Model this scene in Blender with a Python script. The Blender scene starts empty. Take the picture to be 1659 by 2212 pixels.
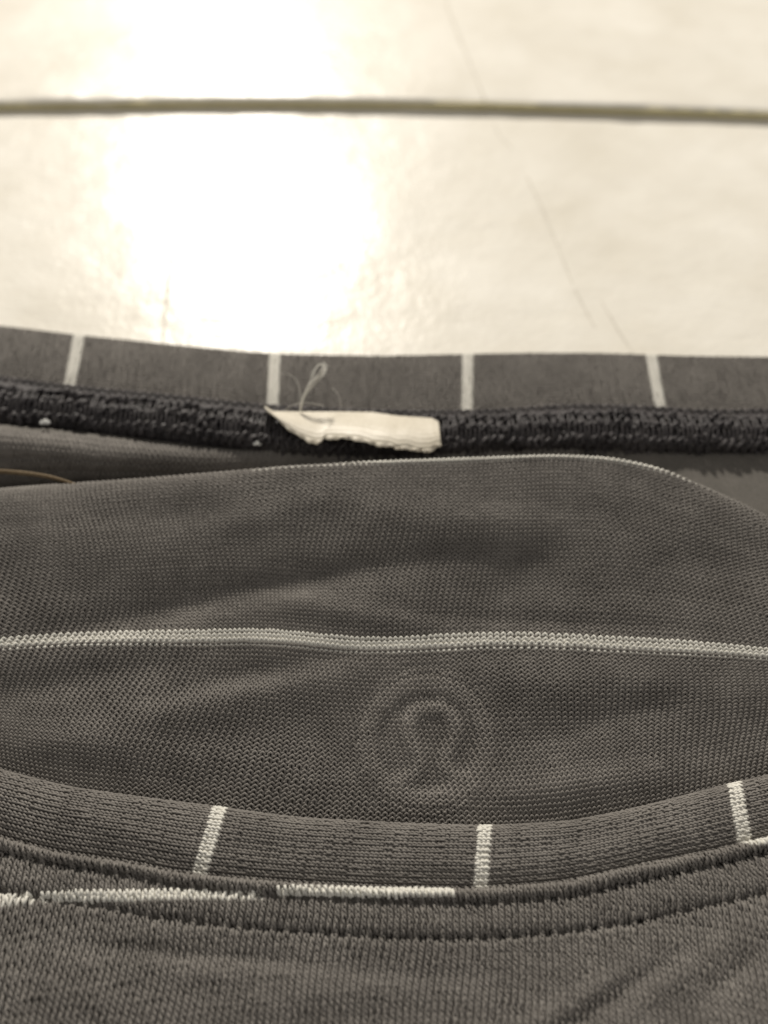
import bpy, math, random
import numpy as np
from mathutils import Vector, Matrix

# ------------------------------------------------------------------ camera, light, exposure
sc = bpy.context.scene
CM = 0.01
H_CAM, PITCH = 9.5, 50.0                    # camera height in cm, degrees below the horizon
FPX = 829.5 / math.tan(math.radians(21.0))  # focal length in photo units (photo is 1659 x 2212 units)

cd = bpy.data.cameras.new("camera")
cam = bpy.data.objects.new("camera", cd)
sc.collection.objects.link(cam)
cam.location = (0, 0, H_CAM * CM)
cam.rotation_euler = (math.radians(90 - PITCH), 0, 0)
cd.sensor_fit = 'VERTICAL'
cd.sensor_height = 36.0
cd.lens = 18.0 / (1106.0 / FPX)
cd.clip_start, cd.clip_end = 0.002, 10.0
cd.dof.use_dof = True
cd.dof.focus_distance = 0.0985
cd.dof.aperture_fstop = 18.0
sc.camera = cam

world = bpy.data.worlds.new("World")
sc.world = world
world.use_nodes = True
bg = world.node_tree.nodes["Background"]
bg.inputs[0].default_value = (1.0, 0.955, 0.90, 1)
bg.inputs[1].default_value = 0.38

LAMP_AZ, LAMP_EL, LAMP_D = -10.0, 33.0, 1.15     # degrees left of straight ahead, height, metres
ld = bpy.data.lights.new("desk_lamp", 'AREA')
ld.shape, ld.size = 'DISK', 0.085
ld.energy = 15.5
ld.color = (1.0, 0.935, 0.835)
lamp = bpy.data.objects.new("desk_lamp", ld)
sc.collection.objects.link(lamp)
_t = Vector((0, 0.085, 0))
_d = Vector((math.sin(math.radians(LAMP_AZ)) * math.cos(math.radians(LAMP_EL)),
             math.cos(math.radians(LAMP_AZ)) * math.cos(math.radians(LAMP_EL)),
             math.sin(math.radians(LAMP_EL))))
lamp.location = _t + _d * LAMP_D
lamp.rotation_euler = _d.to_track_quat('Z', 'Y').to_euler()

sc.view_settings.view_transform = 'Standard'
sc.view_settings.look = 'None'
sc.view_settings.exposure = 0.0
sc.view_settings.gamma = 1.0
sc.view_settings.use_curve_mapping = False
sc.cycles.max_bounces = 6
sc.cycles.sample_clamp_indirect = 2.0
sc.cycles.sample_clamp_direct = 3.0

RNG = np.random.default_rng(7)
random.seed(7)

# ------------------------------------------------------------------ helpers
_P = math.radians(PITCH)
FWD = np.array([0, math.cos(_P), -math.sin(_P)])
UPV = np.array([0, math.sin(_P), math.cos(_P)])
CAMP = np.array([0, 0, H_CAM])


def at(px, py, z):
    """point (cm) at height z seen at photo unit (px, py)"""
    px, py, z = np.broadcast_arrays(np.asarray(px, float), np.asarray(py, float), np.asarray(z, float))
    d = (FWD + UPV * (-(py - 1106.0) / FPX)[..., None])
    d = d + np.array([1.0, 0, 0]) * ((px - 829.5) / FPX)[..., None]
    t = (z - H_CAM) / d[..., 2]
    return CAMP + d * t[..., None]


def project(P):
    r = P - CAMP
    dep = r @ FWD
    return 829.5 + FPX * r[..., 0] / dep, 1106.0 - FPX * (r @ UPV) / dep


def smooth1(a, s):
    k = int(s * 3) + 1
    w = np.exp(-0.5 * (np.arange(-k, k + 1) / s) ** 2)
    w /= w.sum()
    return np.convolve(np.pad(a, k, mode='reflect', reflect_type='odd'), w, mode='valid')


DPX = np.arange(-700, 2361, 4.0)


def curve(pts, s=10):
    """smooth function value(px) through control points"""
    p = np.array(pts, float)
    v = smooth1(np.interp(DPX, p[:, 0], p[:, 1]), s)
    return lambda x: np.interp(x, DPX, v)


def row_world(py, z):
    """control row -> function X -> (y, z) in cm; py and z are curves or numbers"""
    pv = py(DPX) if callable(py) else np.full_like(DPX, py)
    zv = z(DPX) if callable(z) else np.full_like(DPX, z)
    W = at(DPX, pv, zv)
    return W


def row_from(W, dy, z):
    W2 = W.copy()
    W2[:, 1] += dy(DPX) if callable(dy) else dy
    W2[:, 2] = z(DPX) if callable(z) else z
    return W2


def catmull(G, nv):
    """G rows x cols x 3 -> resampled along the rows by mean arc length; returns dense grid and row parameters"""
    n = len(G)
    dist = np.linalg.norm(np.diff(G, axis=0), axis=2)
    mid = slice(G.shape[1] // 4, 3 * G.shape[1] // 4)
    L = np.concatenate([[0], np.cumsum(dist[:, mid].mean(axis=1))])
    t = np.linspace(0, L[-1], nv)
    m = np.zeros_like(G)
    for i in range(n):
        a, b = max(0, i - 1), min(n - 1, i + 1)
        m[i] = (G[b] - G[a]) / (L[b] - L[a])
    out = np.zeros((nv,) + G.shape[1:])
    seg = np.clip(np.searchsorted(L, t, side='right') - 1, 0, n - 2)
    for k in range(nv):
        i = seg[k]
        h = L[i + 1] - L[i]
        s = (t[k] - L[i]) / h
        out[k] = ((2 * s ** 3 - 3 * s ** 2 + 1) * G[i] + (s ** 3 - 2 * s ** 2 + s) * h * m[i]
                  + (-2 * s ** 3 + 3 * s ** 2) * G[i + 1] + (s ** 3 - s ** 2) * h * m[i + 1])
    return out, L


class Surf:
    """dense parametric sheet, u across (columns), v along (rows, cm)"""

    def __init__(self, dense, u0, u1, v1):
        self.D, self.u0, self.u1, self.v1 = dense, u0, u1, v1
        du = np.gradient(dense, axis=1)
        dv = np.gradient(dense, axis=0)
        N = np.cross(du, dv)
        self.N = N / np.maximum(np.linalg.norm(N, axis=2, keepdims=True), 1e-9)

    def _lk(self, A, u, v):
        nv, nu = A.shape[:2]
        a = np.clip((u - self.u0) / (self.u1 - self.u0) * (nu - 1), 0, nu - 1.001)
        b = np.clip(v / self.v1 * (nv - 1), 0, nv - 1.001)
        i, j = b.astype(int), a.astype(int)
        fb, fa = (b - i)[..., None], (a - j)[..., None]
        return (A[i, j] * (1 - fa) + A[i, j + 1] * fa) * (1 - fb) + (A[i + 1, j] * (1 - fa) + A[i + 1, j + 1] * fa) * fb

    def P(self, u, v):
        return self._lk(self.D, u, v)

    def Nn(self, u, v):
        n = self._lk(self.N, u, v)
        return n / np.linalg.norm(n, axis=-1, keepdims=True)

    def displace(self, fn):
        px, py = project(self.D)
        self.__init__(self.D + self.N * fn(px, py, self.D)[..., None], self.u0, self.u1, self.v1)


def sheet_from_rows(rows, x0, x1, nu, nv):
    X = np.linspace(x0, x1, nu)
    G = np.zeros((len(rows), nu, 3))
    for r, W in enumerate(rows):
        o = np.argsort(W[:, 0])
        G[r, :, 0] = X
        G[r, :, 1] = np.interp(X, W[o, 0], W[o, 1])
        G[r, :, 2] = np.interp(X, W[o, 0], W[o, 2])
    D, L = catmull(G, nv)
    return Surf(D, x0, x1, L[-1]), L


def link(o, parent=None):
    sc.collection.objects.link(o)
    if parent is not None:
        o.parent = parent
    return o


def mesh_obj(name, V, F, mat, parent=None, smooth=True, origin=None):
    """V in cm, F quads (n x 4) array or list of faces"""
    V = np.asarray(V, float)
    org = np.zeros(3) if origin is None else np.asarray(origin, float)
    me = bpy.data.meshes.new(name)
    if isinstance(F, np.ndarray) and len(F):
        n = len(F)
        k = F.shape[1]
        me.vertices.add(len(V))
        me.vertices.foreach_set("co", ((V - org) * CM).astype(np.float32).ravel())
        me.loops.add(n * k)
        me.loops.foreach_set("vertex_index", F.astype(np.int32).ravel())
        me.polygons.add(n)
        me.polygons.foreach_set("loop_start", (np.arange(n) * k).astype(np.int32))
        me.update(calc_edges=True)
        me.validate()
    else:
        me.from_pydata([tuple(p) for p in (V - org) * CM], [], F)
        me.update()
    if smooth:
        me.polygons.foreach_set("use_smooth", np.ones(len(me.polygons), dtype=bool))
    me.materials.append(mat)
    o = bpy.data.objects.new(name, me)
    link(o, parent)
    o.location = Vector(org * CM) - (parent.matrix_world.translation if parent and parent.parent is None else Vector((0, 0, 0)))
    return o


def grid_faces(nr, nc, off=0):
    i, j = np.meshgrid(np.arange(nr - 1), np.arange(nc - 1), indexing='ij')
    a = (i * nc + j).ravel() + off
    return np.stack([a, a + 1, a + nc + 1, a + nc], 1)


def solid_grid(top, bot):
    """closed slab from two grids of points"""
    nr, nc = top.shape[:2]
    V = np.concatenate([top.reshape(-1, 3), bot.reshape(-1, 3)])
    n = nr * nc
    F = [grid_faces(nr, nc), grid_faces(nr, nc, n)[:, ::-1]]
    for idx in (np.arange(nc), (np.arange(nc) + (nr - 1) * nc)[::-1], (np.arange(nr) * nc)[::-1], np.arange(nr) * nc + nc - 1):
        a, b = idx[:-1], idx[1:]
        F.append(np.stack([a, a + n, b + n, b], 1))
    return V, np.concatenate(F)


def tubes(P, N, rad, sides, keep=None):
    """P, N: strands x points x 3; rad: scalar or strands x points; keep: strands x (points-1) segments wanted"""
    S, n = P.shape[:2]
    T = np.gradient(P, axis=1)
    T /= np.maximum(np.linalg.norm(T, axis=2, keepdims=True), 1e-9)
    B = np.cross(T, N)
    B /= np.maximum(np.linalg.norm(B, axis=2, keepdims=True), 1e-9)
    M = np.cross(B, T)
    rad = np.broadcast_to(np.asarray(rad, float), (S, n))[..., None]
    a = np.arange(sides) / sides * 2 * math.pi + math.pi / 4
    V = np.stack([P + rad * (math.cos(t) * M + math.sin(t) * B) for t in a], 2).reshape(-1, 3)
    s, i, k = np.meshgrid(np.arange(S), np.arange(n - 1), np.arange(sides), indexing='ij')
    k2 = (k + 1) % sides
    b0 = (s * n + i) * sides
    F = np.stack([b0 + k, b0 + k2, b0 + sides + k2, b0 + sides + k], -1)
    if keep is not None:
        F = F[keep]
    return V, F.reshape(-1, 4)


def compact(V, F):
    used = np.zeros(len(V), bool)
    used[F.ravel()] = True
    idx = np.cumsum(used) - 1
    return V[used], idx[F]


# ------------------------------------------------------------------ materials
def new_mat(name):
    m = bpy.data.materials.new(name)
    m.use_nodes = True
    nt = m.node_tree
    return m, nt, nt.nodes["Principled BSDF"]


def node(nt, kind, **kw):
    n = nt.nodes.new(kind)
    for k, v in kw.items():
        n.inputs[k].default_value = v
    return n


def yarn_mat(name, c0, c1, rough=0.75, sheen=0.25, fine=26000.0, blotch=260.0, bump=0.25, dist=0.00003):
    m, nt, b = new_mat(name)
    tc = nt.nodes.new("ShaderNodeTexCoord")
    n1 = node(nt, "ShaderNodeTexNoise", Scale=blotch, Detail=3.0)
    n2 = node(nt, "ShaderNodeTexNoise", Scale=fine * 0.12, Detail=2.0)
    nt.links.new(tc.outputs["Object"], n1.inputs["Vector"])
    nt.links.new(tc.outputs["Object"], n2.inputs["Vector"])
    mx = nt.nodes.new("ShaderNodeMath")
    mx.operation = 'ADD'
    sc1 = nt.nodes.new("ShaderNodeMath")
    sc1.operation = 'MULTIPLY'
    sc1.inputs[1].default_value = 0.5
    nt.links.new(n1.outputs["Fac"], mx.inputs[0])
    nt.links.new(n2.outputs["Fac"], mx.inputs[1])
    nt.links.new(mx.outputs[0], sc1.inputs[0])
    r = nt.nodes.new("ShaderNodeValToRGB")
    r.color_ramp.elements[0].position, r.color_ramp.elements[1].position = 0.34, 0.66
    r.color_ramp.elements[0].color = (*c0, 1)
    r.color_ramp.elements[1].color = (*c1, 1)
    nt.links.new(sc1.outputs[0], r.inputs["Fac"])
    nt.links.new(r.outputs["Color"], b.inputs["Base Color"])
    b.inputs["Roughness"].default_value = rough
    b.inputs["Sheen Weight"].default_value = 0.0
    b.inputs["Sheen Roughness"].default_value = 0.5
    b.inputs["Specular IOR Level"].default_value = 0.22
    n3 = node(nt, "ShaderNodeTexNoise", Scale=fine * 0.35, Detail=2.0)
    nt.links.new(tc.outputs["Object"], n3.inputs["Vector"])
    bp = node(nt, "ShaderNodeBump", Strength=bump, Distance=dist)
    nt.links.new(n3.outputs["Fac"], bp.inputs["Height"])
    nt.links.new(bp.outputs["Normal"], b.inputs["Normal"])
    return m


M_YARN = yarn_mat("charcoal_yarn", (0.142, 0.131, 0.119), (0.230, 0.214, 0.195))
M_BACKING = yarn_mat("dark_gap_backing", (0.095, 0.088, 0.078), (0.140, 0.129, 0.115), sheen=0.1)  # sheet added behind the loops, toned darker so the gaps look shaded
M_WHITE = yarn_mat("ivory_yarn", (0.60, 0.585, 0.53), (0.74, 0.72, 0.655), rough=0.7)
M_LOGO = yarn_mat("pressed_charcoal_yarn", (0.182, 0.168, 0.152), (0.265, 0.247, 0.225))
M_THREAD = yarn_mat("black_overlock_thread", (0.022, 0.020, 0.022), (0.095, 0.087, 0.088), rough=0.45, sheen=0.35)
M_STITCH = yarn_mat("dark_stitch_thread", (0.016, 0.016, 0.015), (0.035, 0.034, 0.031), rough=0.6)
M_TAG = yarn_mat("satin_label", (0.56, 0.51, 0.41), (0.70, 0.65, 0.55), rough=0.40, sheen=0.2, bump=0.4)
M_FUZZ = yarn_mat("fuzz", (0.16, 0.15, 0.13), (0.26, 0.245, 0.21), rough=1.0, sheen=0.0)
M_LINT = yarn_mat("lint", (0.5, 0.5, 0.48), (0.7, 0.7, 0.67))
M_TAN = yarn_mat("tan_edge", (0.10, 0.070, 0.037), (0.20, 0.15, 0.09))


def table_mat(name, rough):
    m, nt, b = new_mat(name)
    tc = nt.nodes.new("ShaderNodeTexCoord")
    n1 = node(nt, "ShaderNodeTexNoise", Scale=45.0, Detail=6.0, Roughness=0.6)
    n2 = node(nt, "ShaderNodeTexNoise", Scale=900.0, Detail=3.0, Roughness=0.6)
    n3 = node(nt, "ShaderNodeTexNoise", Scale=260.0, Detail=3.0)
    for n in (n1, n2, n3):
        nt.links.new(tc.outputs["Object"], n.inputs["Vector"])
    r = nt.nodes.new("ShaderNodeValToRGB")
    r.color_ramp.elements[0].position, r.color_ramp.elements[1].position = 0.3, 0.7
    r.color_ramp.elements[0].color = (0.72, 0.68, 0.59, 1)
    r.color_ramp.elements[1].color = (0.85, 0.82, 0.745, 1)
    nt.links.new(n1.outputs["Fac"], r.inputs["Fac"])
    nt.links.new(r.outputs["Color"], b.inputs["Base Color"])
    b.inputs["Roughness"].default_value = rough
    b.inputs["Specular IOR Level"].default_value = 0.17
    b1 = node(nt, "ShaderNodeBump", Strength=0.55, Distance=0.00014)
    b2 = node(nt, "ShaderNodeBump", Strength=0.26, Distance=0.0003)
    nt.links.new(n2.outputs["Fac"], b1.inputs["Height"])
    nt.links.new(n3.outputs["Fac"], b2.inputs["Height"])
    nt.links.new(b2.outputs["Normal"], b1.inputs["Normal"])
    nt.links.new(b1.outputs["Normal"], b.inputs["Normal"])
    return m


M_TABLE = table_mat("white_table", 0.29)
M_SCRATCH = yarn_mat("scratch_beige", (0.60, 0.56, 0.48), (0.70, 0.665, 0.585), rough=0.7, sheen=0.0)  # beige, a little darker than the table, for the thin line ribbons
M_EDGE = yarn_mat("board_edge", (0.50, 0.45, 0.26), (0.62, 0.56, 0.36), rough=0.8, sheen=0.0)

# ------------------------------------------------------------------ the table and the board behind
def fnoise(x, y, seed, scale, octv=3):
    """cheap smooth value noise"""
    r = np.random.default_rng(seed)
    out = np.zeros_like(x)
    amp = 1.0
    for o in range(octv):
        tab = r.standard_normal((64, 64))
        gx, gy = x / scale, y / scale
        i, j = np.floor(gx).astype(int), np.floor(gy).astype(int)
        fx, fy = gx - i, gy - j
        fx, fy = fx * fx * (3 - 2 * fx), fy * fy * (3 - 2 * fy)
        t = lambda a, b: tab[a % 64, b % 64]
        out += amp * ((t(i, j) * (1 - fx) + t(i + 1, j) * fx) * (1 - fy) + (t(i, j + 1) * (1 - fx) + t(i + 1, j + 1) * fx) * fy)
        amp *= 0.5
        scale *= 0.5
    return out


def groove(X, Y, pts, width, depth):
    d = np.full_like(X, 1e9)
    for (ax, ay), (bx, by) in zip(pts[:-1], pts[1:]):
        vx, vy = bx - ax, by - ay
        t = np.clip(((X - ax) * vx + (Y - ay) * vy) / (vx * vx + vy * vy), 0, 1)
        d = np.minimum(d, np.hypot(X - ax - t * vx, Y - ay - t * vy))
    return 0.6 * depth * np.exp(-(d / width) ** 2)


EDGE_TOP = curve([(-700, 236), (-200, 224), (0, 220), (500, 214), (1000, 217), (1659, 240), (2360, 268)], 40)
BOARD_Z = 0.17
WEDGE = row_world(EDGE_TOP, BOARD_Z)


def edge_y(X):
    return np.interp(X, WEDGE[:, 0], WEDGE[:, 1])


def surface_relief(X, Y, z0, lines):
    Z = 0.005 * fnoise(X, Y, 3, 1.6) + 0.0014 * fnoise(X, Y, 4, 0.28)
    for pts, w, dep in lines:
        W = at(np.array([p[0] for p in pts], float), np.array([p[1] for p in pts], float), z0)
        Z = Z + groove(X, Y, [(p[0], p[1]) for p in W], w, dep)
    return Z


near_lines = []
for q in range(26):
    x_, y_ = random.uniform(950, 1640), random.uniform(270, 690)
    near_lines.append(([(x_, y_), (x_ + random.uniform(-14, 14), y_ + random.uniform(1, 10))], random.uniform(0.03, 0.06), random.uniform(0.008, 0.022)))
xs = np.concatenate([np.linspace(-30, -8.2, 8), np.linspace(-8, 8, 190), np.linspace(8.2, 30, 8)])
ys = np.concatenate([np.linspace(-14, 8.8, 12), np.linspace(9.0, 20.0, 130), np.linspace(20.4, 40, 6)])
X, Y = np.meshgrid(xs, ys)
top = np.stack([X, Y, surface_relief(X, Y, 0.0, near_lines) - 0.02], -1)
bot = top.copy()
bot[..., 2] = -1.5
V, F = solid_grid(top, bot)
table = mesh_obj("table_top", V, F, M_TABLE)
table["kind"] = "structure"
table["label"] = "white scuffed table top under the shirt"

# raised board behind, its front edge slightly bowed
far_lines = []
xs = np.concatenate([np.linspace(-26, -11.2, 8), np.linspace(-11, 11, 160), np.linspace(11.2, 26, 8)])
tt = np.concatenate([np.linspace(0, 9, 75) ** 1.0, np.linspace(9.4, 18, 6)])
X, T = np.meshgrid(xs, tt)
YE = edge_y(X)
Y = YE + T
Z = BOARD_Z + surface_relief(X, Y, BOARD_Z, far_lines) - 0.035 * np.exp(-T / 0.05) + 0.012 * fnoise(X, Y, 9, 0.5) * np.exp(-T / 0.25)
top = np.stack([X, Y, Z], -1)
bot = top.copy()
bot[..., 2] = 0.0
Vt = top.reshape(-1, 3)
board = bpy.data.objects.new("white_board", None)
link(board)
board.location = (0, float(edge_y(0.0)) * CM, 0)
bpy.context.view_layer.update()
V, F = solid_grid(top, bot)
mesh_obj("panel", V, F, M_TABLE, board, origin=(0, float(edge_y(0.0)), 0))
# olive strip along its front edge
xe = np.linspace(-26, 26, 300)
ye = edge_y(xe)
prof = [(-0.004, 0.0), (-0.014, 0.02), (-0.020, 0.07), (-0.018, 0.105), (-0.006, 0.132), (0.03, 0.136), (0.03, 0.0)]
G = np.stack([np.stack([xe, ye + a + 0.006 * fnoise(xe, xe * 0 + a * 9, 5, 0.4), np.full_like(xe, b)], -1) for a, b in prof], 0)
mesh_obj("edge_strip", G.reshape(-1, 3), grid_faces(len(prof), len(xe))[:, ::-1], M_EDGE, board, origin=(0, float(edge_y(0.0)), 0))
board["label"] = "white board with a shaded olive front edge, lying on the table behind the shirt"
board["category"] = "board"



def scratch(pts, z0, width, parent, zoff, org):
    p = resample(pts, 40)
    W = at(p[:, 0], p[:, 1], z0)
    w = width * (0.55 + 0.45 * np.abs(np.sin(np.linspace(0.25, 2.9, 40)))) * (1 + 0.3 * rs.standard_normal(40))
    d = np.gradient(W, axis=0)
    nrm = np.stack([-d[:, 1], d[:, 0], 0 * d[:, 0]], -1)
    nrm /= np.linalg.norm(nrm, axis=1, keepdims=True)
    G = np.stack([W - nrm * w[:, None], W, W + nrm * w[:, None]], 0)
    for k in range(3):
        G[k, :, 2] = z0 + surface_relief(G[k, :, 0], G[k, :, 1], z0, []) + zoff + (0.003, 0.006, 0.003)[k]
    o = mesh_obj("scratch", G.reshape(-1, 3), grid_faces(3, 40), M_SCRATCH, parent, origin=org)
    if parent is table:
        o.location = (0, 0, 0)
    return o


def resample(pts, n):
    p = np.array(pts, float)
    s = np.concatenate([[0], np.cumsum(np.hypot(*np.diff(p, axis=0).T))])
    q = np.linspace(0, s[-1], n)
    return np.stack([np.interp(q, s, p[:, 0]), np.interp(q, s, p[:, 1])], 1)


rs = np.random.default_rng(5)
for pts, w in (([(1068, 262), (1078, 290), (1108, 322)], 0.020), ([(1138, 380), (1168, 440), (1205, 530)], 0.030), ([(1205, 530), (1240, 620), (1285, 705)], 0.017),
               ([(1300, 650), (1335, 710), (1378, 775)], 0.017), ([(378, 480), (365, 600), (350, 745)], 0.020)):
    scratch(pts, 0.0, w, table, -0.02, (0, 0, 0))
for pts, w in (([(958, -60), (968, 20), (1004, 110), (1046, 212)], 0.032), ([(526, -40), (530, 60), (541, 150), (538, 210)], 0.024)):
    scratch(pts, BOARD_Z, w, board, 0.0, (0, float(edge_y(0.0)), 0))

# ------------------------------------------------------------------ the shirt
shirt = bpy.data.objects.new("shirt", None)
link(shirt)
shirt.location = (0, 0.06, 0)
bpy.context.view_layer.update()
shirt["label"] = "charcoal knit shirt with thin ivory stripes, its open neckline spread on the table"
shirt["category"] = "shirt"
ORG = (0, 6.0, 0)


def part(name, V, F, mat, parent=None, smooth=True, stuff=False, label=None):
    p = parent or shirt
    o = mesh_obj(name, V, F, mat, p, smooth, origin=ORG)
    if p is not shirt:
        o.location = (0, 0, 0)
    if stuff:
        o["kind"] = "stuff"
    if label:
        o["label"] = label
    return o


def backing(name, S, step, parent=None, off=-0.014, thick=0.03, label=None, mat=None):
    nv, nu = S.D.shape[:2]
    iv, iu = np.unique(np.linspace(0, nv - 1, step[0]).astype(int)), np.unique(np.linspace(0, nu - 1, step[1]).astype(int))
    P, N = S.D[np.ix_(iv, iu)], S.N[np.ix_(iv, iu)]
    top, bot = P + N * off, P + N * (off - thick)
    top[..., 2] = np.maximum(top[..., 2], 0.006)
    bot[..., 2] = np.maximum(bot[..., 2], 0.002)
    V, F = solid_grid(top, bot)
    return part(name, V, F, mat or M_BACKING, parent, label=label)


def knit(S, n_w, n_c, side, u_of, v_of, seg=9, sides=4, amp=0.80, bulge=0.085, depth=0.30, rad=0.24, skew=0.0, warp=None, wav=0.05, wp=0.06, cp=0.045, rib=0.0, jit=0.10, win=(-150, 1810), winy=(-400, 2420)):
    """plain knit: n_c courses of n_w loops.  side +1 shows the arcs (purl), -1 shows the legs (knit face).
    returns tube vertices, faces, and per-face loop (course, wale) with photo coordinates"""
    npt = n_w * seg + 1
    t = np.arange(npt) / seg * 2 * math.pi
    c = np.arange(n_c)[:, None]
    jx = jit * np.random.default_rng(11).standard_normal((n_c, n_w + 1)).repeat(seg, axis=1)[:, :npt]
    jx = np.apply_along_axis(lambda a: smooth1(a, seg * 0.5), 1, jx)
    jy = jit * np.random.default_rng(12).standard_normal((n_c, n_w + 1)).repeat(seg, axis=1)[:, :npt]
    jy = np.apply_along_axis(lambda a: smooth1(a, seg * 0.5), 1, jy)
    a = (t / (2 * math.pi))[None] + bulge * np.sin(2 * t)[None] + jx         # wale units
    b = c + amp * np.cos(t)[None] + jy                                       # course units
    a = a + skew * amp * np.cos(t)[None]
    prof = np.cos(2 * t) if side < 0 else 0.60 * np.cos(2 * t) + 0.45 * np.cos(t)
    off = side * depth * wp * prof[None] + rib * wp * np.cos(2 * math.pi * a)
    U, Vv = u_of(a, b), v_of(a, b)
    inside = True
    if warp is not None:
        U, Vv = warp(U, Vv)
        inside = ((Vv > 0.01) & (Vv < S.v1 - 0.01))[:, 1:]
    N = S.Nn(U, Vv)
    P = S.P(U, Vv) + N * off[..., None]
    rad_v = rad * wp * (1 + wav * np.random.default_rng(13).standard_normal((n_c, 1)))
    px, py = project(P)
    pxs, pys = 0.5 * (px[:, 1:] + px[:, :-1]), 0.5 * (py[:, 1:] + py[:, :-1])
    keep = (pxs > win[0]) & (pxs < win[1]) & (pys > winy[0]) & (pys < winy[1]) & inside
    return P, N, rad_v, keep, pxs, pys


def emit(name, P, N, rad, mask, mat, parent, sides=4, label=None, stuff=True):
    if not mask.any():
        return None
    V, F = tubes(P, N, rad, sides, mask)
    V, F = compact(V, F)
    return part(name, V, F, mat, parent, stuff=stuff, label=label)


def loopcentre(A, seg):
    """value at the middle of each loop, repeated over its segments"""
    n = A.shape[1] // seg
    m = A[:, :n * seg].reshape(A.shape[0], n, seg).mean(axis=2)
    return m.repeat(seg, axis=1)


def bumps(lst, k=1.0):
    def f(px, py, D):
        o = np.zeros_like(px)
        for x, y, lx, ly, rot, a in lst:
            c, s = math.cos(math.radians(rot)), math.sin(math.radians(rot))
            dx, dy = px - x, py - y
            p, q = (dx * c + dy * s) / lx, (-dx * s + dy * c) / ly
            o += a * np.exp(-(p * p + q * q))
        return o * k
    return f


# outlines read off the photograph
FB_TOP = curve([(-700, 1540), (-200, 1620), (0, 1666), (137, 1702), (273, 1722), (456, 1745), (638, 1770), (875, 1783), (1048, 1788),
                (1221, 1779), (1337, 1758), (1423, 1737), (1590, 1694), (1659, 1680), (1900, 1610), (2360, 1500)], 8)
ROLL = curve([(-700, 1560), (-200, 1750), (0, 1816), (137, 1852), (319, 1884), (456, 1898), (592, 1910), (800, 1922), (1025, 1926),
              (1221, 1911), (1394, 1872), (1510, 1850), (1659, 1816), (1900, 1745), (2360, 1590)], 8)
ST1 = curve([(-700, 1590), (-200, 1785), (0, 1842), (137, 1871), (283, 1891), (365, 1910), (456, 1924), (579, 1935), (875, 1950), (1019, 1953),
             (1233, 1938), (1394, 1901), (1568, 1864), (1659, 1842), (1900, 1772), (2360, 1620)], 6)
_roll0 = ROLL
ROLL = lambda x: np.minimum(_roll0(x), ST1(x) - 21.0)
ST2 = curve([(-700, 1790), (-200, 1890), (0, 1926), (100, 1944), (228, 1960), (319, 1980), (433, 1994), (556, 2007), (702, 2016), (892, 2028), (1048, 2028),
             (1221, 2014), (1366, 1995), (1498, 1962), (1659, 1930), (1900, 1860), (2360, 1710)], 6)

# ---------------- back panel (inside of the shirt, purl side)
STRIPE = curve([(-700, 1410), (-200, 1398), (0, 1391), (150, 1381), (300, 1376), (540, 1376), (680, 1386), (800, 1393), (950, 1391), (1100, 1385),
                (1250, 1387), (1400, 1396), (1550, 1407), (1659, 1414), (1900, 1432), (2360, 1450)], 10)
CREST = curve([(-700, 1110), (-200, 1074), (0, 1060), (170, 1047), (300, 1038), (500, 1022), (640, 1010), (800, 1008), (1000, 1001), (1200, 993),
               (1330, 1000), (1450, 1026), (1550, 1068), (1659, 1122), (1900, 1230), (2360, 1330)], 10)
CREST_Z = curve([(-700, 0.75), (0, 0.85), (300, 0.95), (700, 1.10), (1200, 1.16), (1450, 1.08), (1659, 0.88), (2000, 0.62), (2360, 0.5)], 30)
TP_LO = curve([(-700, 900), (-200, 918), (0, 928), (200, 946), (400, 970), (550, 986), (650, 998), (830, 1000), (980, 990), (1180, 981),
               (1330, 984), (1430, 988), (1659, 985), (2360, 1000)], 10)
RIDGE = curve([(-700, 930), (0, 962), (200, 984), (370, 1016), (470, 1024), (700, 1010), (1100, 1006), (1400, 1012), (1659, 1016), (2360, 1040)], 10)

Wcrest = row_world(CREST, CREST_Z)
f = lambda fn, d: (lambda x: fn(x) + d)
lerp = lambda A, B, t: (lambda x: A(x) * (1 - t) + B(x) * t)
zl = lambda a, b: curve([(-700, a), (829, (a + b) / 2), (2360, b)], 10)
Wridge = row_world(RIDGE, curve([(-700, .82), (0, .80), (300, .70), (500, .56), (900, .55), (1300, .55), (1659, .55), (2360, .55)], 20))
Wlo = row_world(f(TP_LO, -14), curve([(-700, .70), (0, .68), (400, .60), (2360, .58)], 20))
SDY = curve([(-700, .24), (480, .24), (640, .17), (800, .055), (1380, .055), (1450, .07), (1530, .20), (1659, .26), (2360, .26)], 8)
VAL_Z = curve([(-700, .12), (100, .12), (300, .28), (600, .48), (1100, .52), (1400, .52), (1659, .52), (2360, .45)], 20)
rows = [row_world(f(FB_TOP, 150), 0.10), row_world(f(FB_TOP, 70), 0.13), row_world(f(FB_TOP, 5), 0.16),
        row_world(lerp(FB_TOP, STRIPE, 0.5), 0.34),
        row_world(STRIPE, 0.55),
        row_world(lerp(STRIPE, CREST, 0.36), curve([(-700, .66), (300, .70), (829, .76), (1659, .70), (2360, .6)], 20)),
        row_world(lerp(STRIPE, CREST, 0.72), curve([(-700, .73), (300, .86), (829, .98), (1250, 1.0), (1659, .80), (2360, .58)], 20)),
        Wcrest,
        row_from(Wcrest, SDY, lambda x: CREST_Z(x) - 2.0 * np.maximum(SDY(x) - 0.055, 0)),
        row_from(Wcrest, lambda x: SDY(x) + 0.16, lambda x: 0.45 * (CREST_Z(x) - 2.0 * np.maximum(SDY(x) - 0.055, 0)) + 0.55 * VAL_Z(x))]
Wv = row_from(Wcrest, 0.0, VAL_Z)
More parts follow.
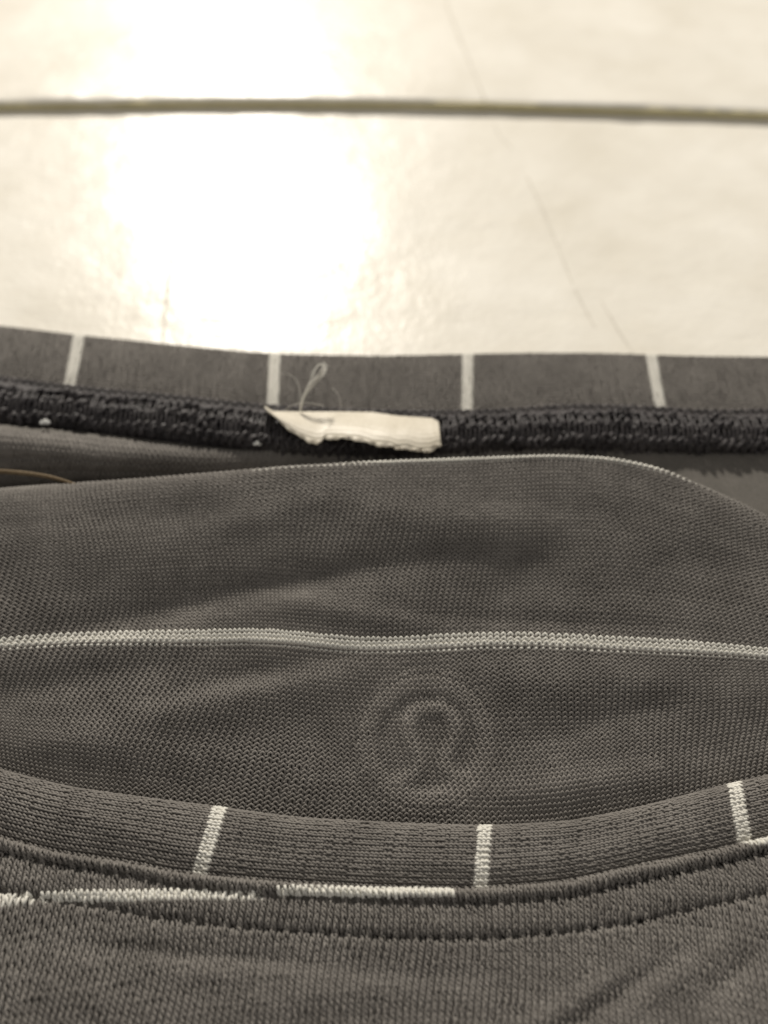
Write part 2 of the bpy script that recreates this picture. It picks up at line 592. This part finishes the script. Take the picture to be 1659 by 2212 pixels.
Wv[:, 1] = np.maximum(Wcrest[:, 1] + 0.40, 0.45 * Wcrest[:, 1] + 0.55 * Wridge[:, 1])
Wv[:, 1] = np.maximum(Wv[:, 1], Wcrest[:, 1] + 0.45)
Wr = Wridge.copy()
Wr[:, 1] = np.maximum(Wr[:, 1], Wv[:, 1] + 0.15)
We = Wlo.copy()
We[:, 1] = np.maximum(We[:, 1], Wr[:, 1] + 0.18)
rows += [Wv, Wr, We]
BP, BL = sheet_from_rows(rows, -6.2, 6.2, 420, 640)
BP.displace(bumps([
    (330, 1320, 330, 38, -12, -0.035), (720, 1240, 260, 40, -8, -0.030), (1130, 1240, 170, 60, -28, -0.022), (1000, 1130, 220, 45, 6, 0.030),
    (1380, 1180, 230, 60, -16, 0.018), (1500, 1140, 200, 50, 24, 0.012), (1560, 1230, 170, 50, 20, -0.010), (180, 1180, 220, 70, 4, 0.03),
    (150, 1470, 260, 45, -10, -0.03), (420, 1530, 300, 50, -14, 0.03), (560, 1455, 220, 30, -12, -0.025), (250, 1620, 280, 40, 6, 0.02),
    (690, 1560, 80, 90, 0, -0.02), (1150, 1480, 140, 40, 12, 0.02), (1290, 1560, 260, 45, -16, -0.02), (1420, 1480, 260, 45, 8, 0.02),
    (1250, 1700, 260, 36, -8, 0.02), (780, 1330, 160, 26, 8, 0.02), (1200, 1345, 300, 20, 3, -0.012), (560, 1120, 200, 40, -14, 0.022)], 2.4))

# faint round emblem pressed through the cloth
LC = (922, 1606)
HS = [(0.08, -0.50), (-0.12, -0.45), (-0.25, -0.27), (-0.23, -0.06), (-0.15, 0.14), (-0.10, 0.33), (-0.20, 0.50), (-0.42, 0.58)]
HS2 = [(0.16 - x, y) for x, y in HS]


def logo_mask(px, py):
    """light ring with a horseshoe of flared feet inside it"""
    x, y = (px - LC[0]) / 153.0, (py - LC[1]) / 150.0
    r = np.hypot(x, y)
    m = (r < 1.0) & (r > 0.70)
    near = np.full_like(x, 9.0)
    for path in (HS, HS2):
        for (ax, ay), (bx, by) in zip(path[:-1], path[1:]):
            vx, vy = bx - ax, by - ay
            t = np.clip(((x - ax) * vx + (y - ay) * vy) / (vx * vx + vy * vy), 0, 1)
            near = np.minimum(near, np.hypot(x - ax - t * vx, y - ay - t * vy))
    return m | (near < 0.105)


def soft_logo(px, py, D):
    o = np.zeros_like(px)
    for dx in (-9, 0, 9):
        for dy in (-9, 0, 9):
            o += logo_mask(px + dx, py + dy)
    return 0.034 * o / 9.0 - 0.016 * (np.hypot((px - LC[0]) / 153, (py - LC[1]) / 150) < 1.0)


BP.displace(soft_logo)

back_panel = backing("back_panel", BP, (110, 90), label="inside of the shirt back, purl side of charcoal knit")
WP, CP = 0.0605, 0.0450
NW, NC = int(12.0 / WP), int(BL[-1] / CP) - 1
vs_stripe = BL[4]
c_st = int(round(vs_stripe / CP))
shift = vs_stripe - c_st * CP


def lean(U, Vv):
    return U + 0.15 * np.sin(U * 0.9 + 0.6) * np.sin(Vv * 1.5 + 0.4) + 0.10 * np.sin(U * 1.3 + Vv * 1.9) + 0.018 * np.sin(U * 3.1 - Vv * 2.2), Vv + 0.010 * np.sin(U * 2.7 + Vv * 2.0)


P, N, R, keep, pxs, pys = knit(BP, NW, NC, 1, lambda a, b: -6.0 + a * WP, lambda a, b: b * CP + shift, wp=WP, cp=CP, warp=lean,
                               amp=0.84, bulge=0.130, depth=0.25, rad=0.262, skew=0.0, seg=9, jit=0.08)
cc = np.arange(NC)[:, None] + np.zeros_like(pxs, dtype=int)
is_st = (cc >= c_st - 1) & (cc <= c_st + 1)
c_cr = int(round((BL[8] - 0.06 - shift) / CP))
is_cr = (cc >= c_cr - 2) & (cc <= c_cr + 1) & (pxs > 540)
lx, ly = loopcentre(pxs, 9), loopcentre(pys, 9)
is_lg = logo_mask(lx, ly) & ~is_st & (cc < c_st)
emit("knit_loops", P, N, R, keep & ~is_st & ~is_cr & ~is_lg & ~((cc > c_cr + 3) & (pxs > 1250)), M_YARN, back_panel)
emit("ivory_stripe", P, N, R * 1.06, keep & is_st, M_WHITE, back_panel, label="thin ivory stripe of three knitted rows across the shirt's inside")
emit("ivory_stripe", P, N, R * 1.06, keep & is_cr, M_WHITE, back_panel, label="thin ivory stripe along the crest of the fold")
emit("emblem", P, N, R, keep & is_lg, M_LOGO, back_panel, label="faint round emblem pressed into the charcoal knit")

# ---------------- neckbands (knit face turned sideways, so its ribs run along the neckline)
def band_surf(edge_rows, ntop, nbot, nu, nv):
    """edge_rows: list of (fraction from bottom to top, z, world dy).  columns follow matching top and bottom stations"""
    us = np.linspace(0, len(ntop[0]) - 1, nu)
    k = np.arange(len(ntop[0]))
    tpx, bpx = np.interp(us, k, ntop[0]), np.interp(us, k, nbot[0])
    G = []
    for fr, z, dy, dz in edge_rows:
        tz = at(tpx, ntop[1](tpx), z)
        bz = at(bpx, nbot[1](bpx), z)
        W = bz * (1 - fr) + tz * fr
        W[:, 1] += dy
        W[:, 2] += dz
        G.append(W)
    G = np.array(G)
    D, L = catmull(G, nv)
    mlen = np.linalg.norm(np.diff(G[len(G) // 2], axis=0), axis=1).sum()
    return Surf(D, 0, us[-1], L[-1]), L, mlen


def make_band(name, label, S, L, mlen, nu_units, stripes, wp, cp, seg, nface, bstep, bars=3, mat=None):
    nw = int(L[-1] / wp)
    nc = int(mlen / cp)
    du = nu_units / nc
    base = backing(name, S, bstep, label=label)
    P, N, R, keep, pxs, pys = knit(S, nw, nc, -1, lambda a, b: b * du, lambda a, b: a * wp, seg=seg, wp=wp, cp=cp,
                                   amp=0.80, bulge=0.04, depth=0.22, rad=0.235, skew=-0.18, rib=0.26, jit=0.06)
    # with u and v swapped the tube frame still works: strands run across the band
    cc = np.arange(nc)[:, None] + np.zeros_like(pxs, dtype=int)
    isw = np.zeros_like(keep)
    for s in stripes:
        c0 = int(round(s / du))
        m = np.abs(cc - c0) <= bars // 2
        isw |= m
        emit("ivory_bar", P, N, R * 1.25, keep & m, M_WHITE, base, label="ivory bar crossing the neckband")
    emit("knit_loops", P, N, R, keep & ~isw, M_YARN, base, sides=nface)
    return base


front_top = ([-690, -100, 475, 1045, 1590, 2130], FB_TOP)
front_bot = ([-790, -180, 430, 1035, 1612, 2200], ROLL)
NB, NBL, nbm = band_surf([(-0.10, 0.30, -0.02, 0), (0.0, 0.35, 0, 0), (0.35, 0.42, 0, 0), (0.70, 0.43, 0, 0), (0.93, 0.40, 0, 0), (1.0, 0.35, 0.0, 0),
                          (1.0, 0.35, 0.018, -0.06), (1.0, 0.35, 0.0, -0.11), (0.8, 0.30, 0, -0.06)], front_top, front_bot, 360, 120)
NB.displace(bumps([(250, 1790, 220, 22, 18, 0.02), (700, 1840, 260, 26, 4, -0.02), (1300, 1800, 200, 24, -12, -0.02), (900, 1860, 240, 18, 6, 0.015)]))
make_band("neckband", "charcoal ribbed neckband along the front of the neckline with ivory bars", NB, NBL, nbm, 5, (1, 2, 3, 4), 0.055, 0.046, 9, 4, (40, 120))

BB_TOP = curve([(-700, 660), (-200, 688), (0, 706), (175, 727), (400, 750), (500, 760), (600, 768), (829, 772), (1080, 766), (1280, 765), (1480, 772), (1659, 774), (2360, 780)], 10)
TP_HI = curve([(-700, 780), (-200, 802), (0, 818), (150, 838), (350, 856), (575, 880), (760, 890), (955, 893), (1080, 889), (1230, 878), (1380, 881), (1530, 892), (1659, 888), (2360, 890)], 10)
back_top = ([-680, -250, 170, 593, 1010, 1405, 1810, 2230], BB_TOP)
back_bot = ([-730, -285, 148, 588, 1008, 1427, 1850, 2280], f(TP_HI, 6))
RB, RBL, rbm = band_surf([(-0.15, 0.47, 0, 0), (0.0, 0.49, 0, 0), (0.3, 0.50, 0, 0), (0.65, 0.48, 0, 0), (0.93, 0.42, 0, 0), (1.0, 0.38, 0.0, 0),
                          (1.0, 0.38, 0.022, -0.08), (1.0, 0.38, 0.015, -0.25), (0.95, 0.38, 0, -0.36)], back_top, back_bot, 360, 100)
make_band("neckband", "charcoal ribbed neckband along the back of the neckline, lying flat on the table", RB, RBL, rbm, 7, (1, 2, 3, 4, 5, 6), 0.060, 0.048, 7, 3, (40, 120))

# ---------------- overlocked seam tape between the rear neckband and the back panel
def tape_row(t, z):
    return row_world(lerp(TP_LO, TP_HI, t), z)


tw = [tape_row(-0.10, 0.38), tape_row(0.0, 0.47), tape_row(0.18, 0.62), tape_row(0.42, 0.72), tape_row(0.68, 0.74), tape_row(0.88, 0.69), tape_row(1.0, 0.60), tape_row(1.08, 0.54)]
TP, TPL = sheet_from_rows(tw, -6.2, 6.2, 420, 80)
tape = backing("seam_tape", TP, (24, 160), mat=M_THREAD, thick=0.10, label="thick black overlocked seam inside the neckline")
rw = 0.112
TV, TF, o_ = [], [], 0
rg = np.random.default_rng(21)
W_ = TPL[-2] - TPL[1]


def tape_strand(u, v, off, rad, sides=5):
    global o_
    N_ = TP.Nn(u, v)
    V, F = tubes((TP.P(u, v) + N_ * off[:, None])[None], N_[None], rad, sides)
    TV.append(V)
    TF.append(F + o_)
    o_ += len(V)


n, seg = int(12.0 / rw), 10
t = np.arange(n * seg + 1) / seg * 2 * math.pi
jn = lambda s_, k: smooth1(rg.standard_normal(len(t)), k) * s_ * math.sqrt(k) * 1.9
for fr, av, rad in ((0.05, .036, .021), (0.26, .040, .024), (0.47, .040, .024), (0.68, .034, .022)):
    for ph in (0.0, math.pi):
        u = -6.0 + (t + ph * 0.9 + fr * 31) / (2 * math.pi) * rw + 0.022 * np.sin(2 * t + ph) + jn(0.022, 5)
        v = TPL[1] + W_ * fr + av * np.sin(t + ph) + jn(0.019, 6)
        tape_strand(u, v, 0.014 + 0.034 * np.cos(t + ph) + jn(0.018, 5), rad)
u = -6.0 + t / (2 * math.pi) * rw + jn(0.012, 5)      # lacing thrown across the tape
tape_strand(u, TPL[1] + W_ * (0.40 + 0.36 * np.sin(t) + jn(0.05, 5)), 0.036 + 0.020 * np.cos(2 * t) + jn(0.01, 4), 0.013)
u = -6.0 + t / (2 * math.pi) * rw * 1.0 + jn(0.01, 4)  # chain along the neckband side
tape_strand(u, TPL[-2] + 0.012 * np.sin(t) + jn(0.006, 5) - 0.01, 0.012 + 0.022 * np.cos(t), 0.017)
part("overlock_threads", np.concatenate(TV), np.concatenate(TF), M_THREAD, tape, stuff=True)

# ---------------- front panel (outside, knit face) with its turned seam and two stitch lines
rows = [row_world(2860, 0.20), row_world(2560, 0.28), row_world(2300, 0.33), row_world(2160, 0.35),
        row_world(lerp(ST2, lambda x: 2160 + 0 * x, 0.35), 0.37), row_world(f(ST2, 13), 0.375), row_world(ST2, 0.372), row_world(f(ST2, -11), 0.392),
        row_world(lerp(ST2, ST1, 0.5), 0.418), row_world(f(ST1, 11), 0.412), row_world(ST1, 0.408), row_world(f(ST1, -7), 0.43),
        row_world(f(ROLL, 6), 0.465), row_world(f(ROLL, 0), 0.445), row_from(row_world(f(ROLL, 0), 0.445), 0.02, 0.39), row_from(row_world(f(ROLL, 0), 0.445), 0.0, 0.34)]
FP, FL = sheet_from_rows(rows, -5.4, 5.4, 420, 520)
bm_ = bumps([(420, 2062, 260, 22, 4, -0.024), (420, 2100, 300, 30, 4, 0.012), (1330, 2150, 190, 26, -34, -0.020), (1460, 2110, 200, 30, -34, 0.014), (1200, 2190, 200, 24, -30, 0.02),
             (700, 2150, 260, 40, -6, 0.02), (150, 2150, 200, 50, 10, 0.02), (900, 2110, 160, 26, 0, -0.015), (1600, 2090, 120, 26, -40, -0.02)], 1.6)


SP = 0.139


def pinch(px, py, D):
    o = bm_(px, py, D)
    for st, x0 in ((ST1, 0.0), (ST2, 0.05)):
        w = 0.5 + 0.5 * np.cos((D[..., 0] - x0) / SP * 2 * math.pi)          # 1 under a stitch, 0 between two
        d = py - st(px)
        o += -0.062 * np.exp(-(d / 8.0) ** 2) * (0.05 + 0.95 * w ** 1.5)
        o += 0.014 * np.exp(-((d - 11) / 8.0) ** 2) * (1 - w)
    return o


FP.displace(pinch)
front_panel = backing("front_panel", FP, (120, 80), label="outside of the shirt front, charcoal knit with vertical ribs")
WF, CF = 0.0590, 0.0430
Wst = row_world(ST1, 0.40)
Y_ST1 = lambda U: np.interp(U, Wst[:, 0], Wst[:, 1])
NWf, NCf = int(10.4 / WF), int((FL[-1] + 2.6) / CF)


def front_warp(U, Vv):
    """courses run straight across the cloth and are cut by the curved seam"""
    V2 = Vv - (Y_ST1(U) - Y_ST1(0.0))
    return U + 0.10 * (V2 - FL[8]) * (V2 < FL[8]) + 0.012 * np.sin(V2 * 5 + U * 2), V2


P, N, R, keep, pxs, pys = knit(FP, NWf, NCf, -1, lambda a, b: -5.2 + a * WF, lambda a, b: b * CF, seg=9, wp=WF, cp=CF, warp=front_warp,
                               amp=0.82, bulge=0.04, depth=0.22, rad=0.235, skew=-0.20, rib=0.30, winy=(1500, 2330))
lx, ly = loopcentre(pxs, 9), loopcentre(pys, 9)
cc = np.arange(NCf)[:, None] + np.zeros_like(pxs, dtype=int)
sel = (lx > 250) & (lx < 450)
k0 = int(cc[sel][np.argmin(np.abs(ly[sel] - 1941))])
wA = (lx < 78) & ((cc == k0) | (cc == k0 + 1))
wB = (lx > 84) & (lx < 572) & (cc >= k0) & (cc <= k0 + 1)
sel = (lx > 740) & (lx < 800)
kC = int(cc[sel & (np.abs(ly - 1928) < 5)].min())
wC = (lx > 600) & (lx < 985) & (cc >= kC) & (cc <= kC + 1)
wD = (lx > 1585) & (ly < 1829 - 0.13 * (lx - 1600)) & (ly > 1560)
for m, lab in ((wA, "short end of the ivory stripe below the stitching"), (wB, "ivory stripe between the two stitch lines"), (wC, "ivory stripe along the rolled seam edge"), (wD, "ivory stripe on the rising end of the seam")):
    emit("ivory_stripe", P, N, R * 1.25, keep & m, M_WHITE, front_panel, label=lab)
emit("knit_loops", P, N, R, keep & ~(wA | wB | wC | wD), M_YARN, front_panel)

# stitches, each a short dark thread dipping into the cloth at both ends
def stitch_mesh():
    n, sides = 9, 6
    s = np.linspace(-1, 1, n)
    Pm = np.stack([s * 0.050, 0.004 * np.sin(s * 3), 0.010 - 0.030 * np.abs(s) ** 2.4], -1)[None]
    Nm = np.tile(np.array([0, 0, 1.0]), (1, n, 1))
    V, F = tubes(Pm, Nm, 0.0150 * (1 - 0.25 * s ** 2)[None], sides)
    me = bpy.data.meshes.new("stitch")
    me.from_pydata([tuple(p * CM) for p in V], [], [tuple(int(i) for i in q) for q in F])
    me.polygons.foreach_set("use_smooth", np.ones(len(me.polygons), dtype=bool))
    me.materials.append(M_STITCH)
    return me


STM = stitch_mesh()
for st, row, x0 in ((ST1, 10, 0.0), (ST2, 6, 0.05)):
    vr = FL[row]
    Xs = x0 + SP * np.arange(-31, 32)
    for i, x in enumerate(Xs):
        x = x + rg.normal(0, 0.008)
        u3 = np.array([x - 0.03, x, x + 0.03])
        p3 = FP.P(u3, np.full(3, vr))
        n_ = FP.Nn(u3, np.full(3, vr))[1]
        px_, py_ = project(p3[1])
        if px_ < -150 or px_ > 1810:
            continue
        tx = p3[2] - p3[0]
        tx /= np.linalg.norm(tx)
        ty = np.cross(n_, tx)
        ty /= np.linalg.norm(ty)
        pos = p3[1] + n_ * 0.010 - np.array(ORG)
        o = bpy.data.objects.new("stitch", STM)
        link(o, front_panel)
        o.matrix_basis = Matrix(((tx[0], ty[0], n_[0], pos[0] * CM), (tx[1], ty[1], n_[1], pos[1] * CM), (tx[2], ty[2], n_[2], pos[2] * CM), (0, 0, 0, 1)))

# ---------------- torn label
tag_top = [(571, 876), (590, 888), (651, 889), (734, 889), (803, 890), (858, 898), (933, 903), (948, 911)]
tag_bot = [(574, 884), (606, 913), (640, 941), (668, 954), (681, 959), (694, 958), (700, 947), (734, 948), (776, 951), (805, 962), (840, 964), (858, 971), (882, 969), (902, 977), (928, 976), (953, 961)]


def resample(pts, n):
    p = np.array(pts, float)
    s = np.concatenate([[0], np.cumsum(np.hypot(*np.diff(p, axis=0).T))])
    q = np.linspace(0, s[-1], n)
    return np.stack([np.interp(q, s, p[:, 0]), np.interp(q, s, p[:, 1])], 1)


nt_, mt_ = 90, 43
A, B = resample(tag_top, nt_), resample(tag_bot, nt_)
# keep the same stations along the strip on both edges
xb = np.linspace(0, 1, nt_)
top = np.zeros((mt_, nt_, 3))
for k in range(mt_):
    s = k / (mt_ - 1)
    q = A * (1 - s) + B * s
    z = 0.80 + 0.10 * math.sin(s * 2.6) + 0.05 * s + 0.02 * np.sin(xb * 9 + s * 2) + 0.05 * (1 - xb) * s
    z = z + 0.0017 * np.sin(s * 15 * math.pi + 2.0 * np.sin(xb * 4)) * (s > 0.03) * (s < 0.97)
    if k >= mt_ - 4:
        q[:, 1] += 1.2 * np.sin(xb * 131) * np.sin(xb * 17) + 2.2 * np.sin(xb * 47 + 1)
        z = z + 0.010 * np.sin(xb * 97)
    top[k] = at(q[:, 0], q[:, 1], z)
bot = top - np.array([0, -0.003, 0.013])
V, F = solid_grid(top[::-1], bot[::-1])
tag = part("torn_label", V, F, M_TAG, label="torn off-white satin label stub with frayed lower edge")


def strand(name, pts, rad, mat, parent, sides=5, n=28, stuff=False, label=None):
    p = np.array(pts, float)
    W = at(p[:, 0], p[:, 1], p[:, 2])
    s = np.linspace(0, len(W) - 1, n)
    Q = np.stack([np.interp(s, np.arange(len(W)), W[:, i]) for i in range(3)], 1)
    Q = np.stack([smooth1(Q[:, i], n / len(W) * 0.45) for i in range(3)], 1)
    Nn = np.tile(np.array([0.2, -0.6, 0.77]), (n, 1))
    V, F = tubes(Q[None], Nn[None], rad, sides)
    return part(name, V, F, mat, parent, stuff=stuff, label=label)


TV = [[(648, 889, .86), (652, 868, 1.0), (662, 842, 1.12), (680, 818, 1.2), (697, 800, 1.24), (703, 785, 1.26)],
      [(650, 889, .86), (655, 862, 1.0), (668, 835, 1.12), (690, 814, 1.2), (704, 796, 1.24), (700, 782, 1.26)],
      [(646, 889, .86), (651, 860, 1.0), (664, 836, 1.12), (676, 808, 1.2), (684, 790, 1.24), (696, 783, 1.26), (702, 796, 1.26), (694, 812, 1.25)],
      [(649, 887, .86), (657, 856, 1.0), (676, 832, 1.1), (699, 812, 1.18), (707, 788, 1.22)],
      [(651, 870, .95), (646, 826, 1.05), (628, 808, 1.1), (606, 806, 1.12)],
      [(616, 888, .86), (630, 874, .95), (660, 868, .98), (700, 876, .98)],
      [(736, 880, .86), (735, 858, .95), (724, 842, 1.0), (716, 838, 1.0)],
      [(670, 812, 1.2), (678, 796, 1.22), (690, 784, 1.25), (698, 790, 1.26), (690, 806, 1.24), (676, 816, 1.22)]]
for k in range(7):
    TV.append([(x + random.uniform(-5, 5) * q / 5, y + random.uniform(-4, 4) * (q > 0), z + random.uniform(-.02, .02)) for q, (x, y, z) in enumerate(TV[k % 4])])
for i, pts in enumerate(TV):
    strand("loose_thread", pts, 0.0050 if i < 4 else 0.0032, M_WHITE, tag, n=36)
# frayed lumps on the torn edge
for (x, y, r) in ((684, 957, .022), (858, 969, .02), (918, 974, .026), (948, 962, .026), (897, 972, .02)):
    c = at(x, y, 0.93)
    a, b = np.meshgrid(np.linspace(0, 2 * math.pi, 13), np.linspace(-math.pi / 2, math.pi / 2, 9))
    rr = r * (1 + 0.2 * np.sin(3 * a + x) * np.cos(2 * b))
    Gp = np.stack([c[0] + 1.4 * rr * np.cos(b) * np.cos(a), c[1] + rr * np.cos(b) * np.sin(a), c[2] + 0.8 * rr * np.sin(b)], -1)
    part("frayed_end", Gp.reshape(-1, 3), grid_faces(9, 13), M_TAG, tag)

# tan tube standing in for the brownish line at the pocket behind the fold
tan = [(-260, 1012, .80), (-100, 1014, .82), (0, 1018, .84), (60, 1022, .86), (110, 1030, .885), (150, 1042, .90), (172, 1052, .89)]
strand("tan_edge", tan, np.linspace(0.035, 0.02, 40)[None], M_TAN, None, sides=7, n=40, label="tan thread edge peeping out of the fold's dark pocket")

# ---------------- stray fibres standing off the knit
def fuzz(S, n, vlo, vhi, ulo, uhi, parent, seed, ln=0.06):
    r = np.random.default_rng(seed)
    u, v = r.uniform(ulo, uhi, n), r.uniform(vlo, vhi, n)
    N_ = S.Nn(u, v)
    P0 = S.P(u, v) + N_ * 0.012
    d1 = r.standard_normal((n, 3)) * 0.8 + N_ * 0.5
    d1 /= np.linalg.norm(d1, axis=1, keepdims=True)
    d2 = d1 + r.standard_normal((n, 3)) * 0.7
    L_ = ln * r.uniform(0.3, 1.3, n)[:, None]
    q = np.linspace(0, 1, 5)
    P_ = np.stack([P0 + d1 * L_ * t + (d2 - d1) * L_ * t * t * 0.7 for t in q], 1)
    V, F = tubes(P_, np.tile(np.array([0.3, 0.5, 0.8]), (n, 5, 1)), 0.0011, 3)
    part("fuzz", V, F, M_FUZZ, parent, stuff=True)


fuzz(BP, 3000, BL[2], BL[8], -5, 5, back_panel, 31)
fuzz(TP, 2200, TPL[1], TPL[-2], -5, 5, tape, 33, 0.07)
fuzz(FP, 1000, FL[2], FL[-3], -4, 4, front_panel, 32, 0.05)

# ---------------- lint
def lint(px, py, z, r, label):
    c = at(px, py, z)
    a, b = np.meshgrid(np.linspace(0, 2 * math.pi, 15), np.linspace(-math.pi / 2, math.pi / 2, 9))
    rr = r * (1 + 0.22 * np.sin(3 * a + px) * np.cos(2 * b) + 0.15 * np.sin(5 * a))
    Gp = np.stack([c[0] + 1.7 * rr * np.cos(b) * np.cos(a), c[1] + rr * np.cos(b) * np.sin(a), c[2] + 0.6 * rr * np.sin(b)], -1)
    o = mesh_obj("lint_fleck", Gp.reshape(-1, 3), grid_faces(9, 15), M_LINT, origin=c)
    o["label"] = label
    o["category"] = "lint"
    o["group"] = "white lint flecks on the black seam"


lint(97, 912, 0.75, 0.040, "larger white lint fleck on the black seam, farther from the torn label")
lint(556, 958, 0.70, 0.032, "smaller white lint fleck on the black seam just beside the torn label")
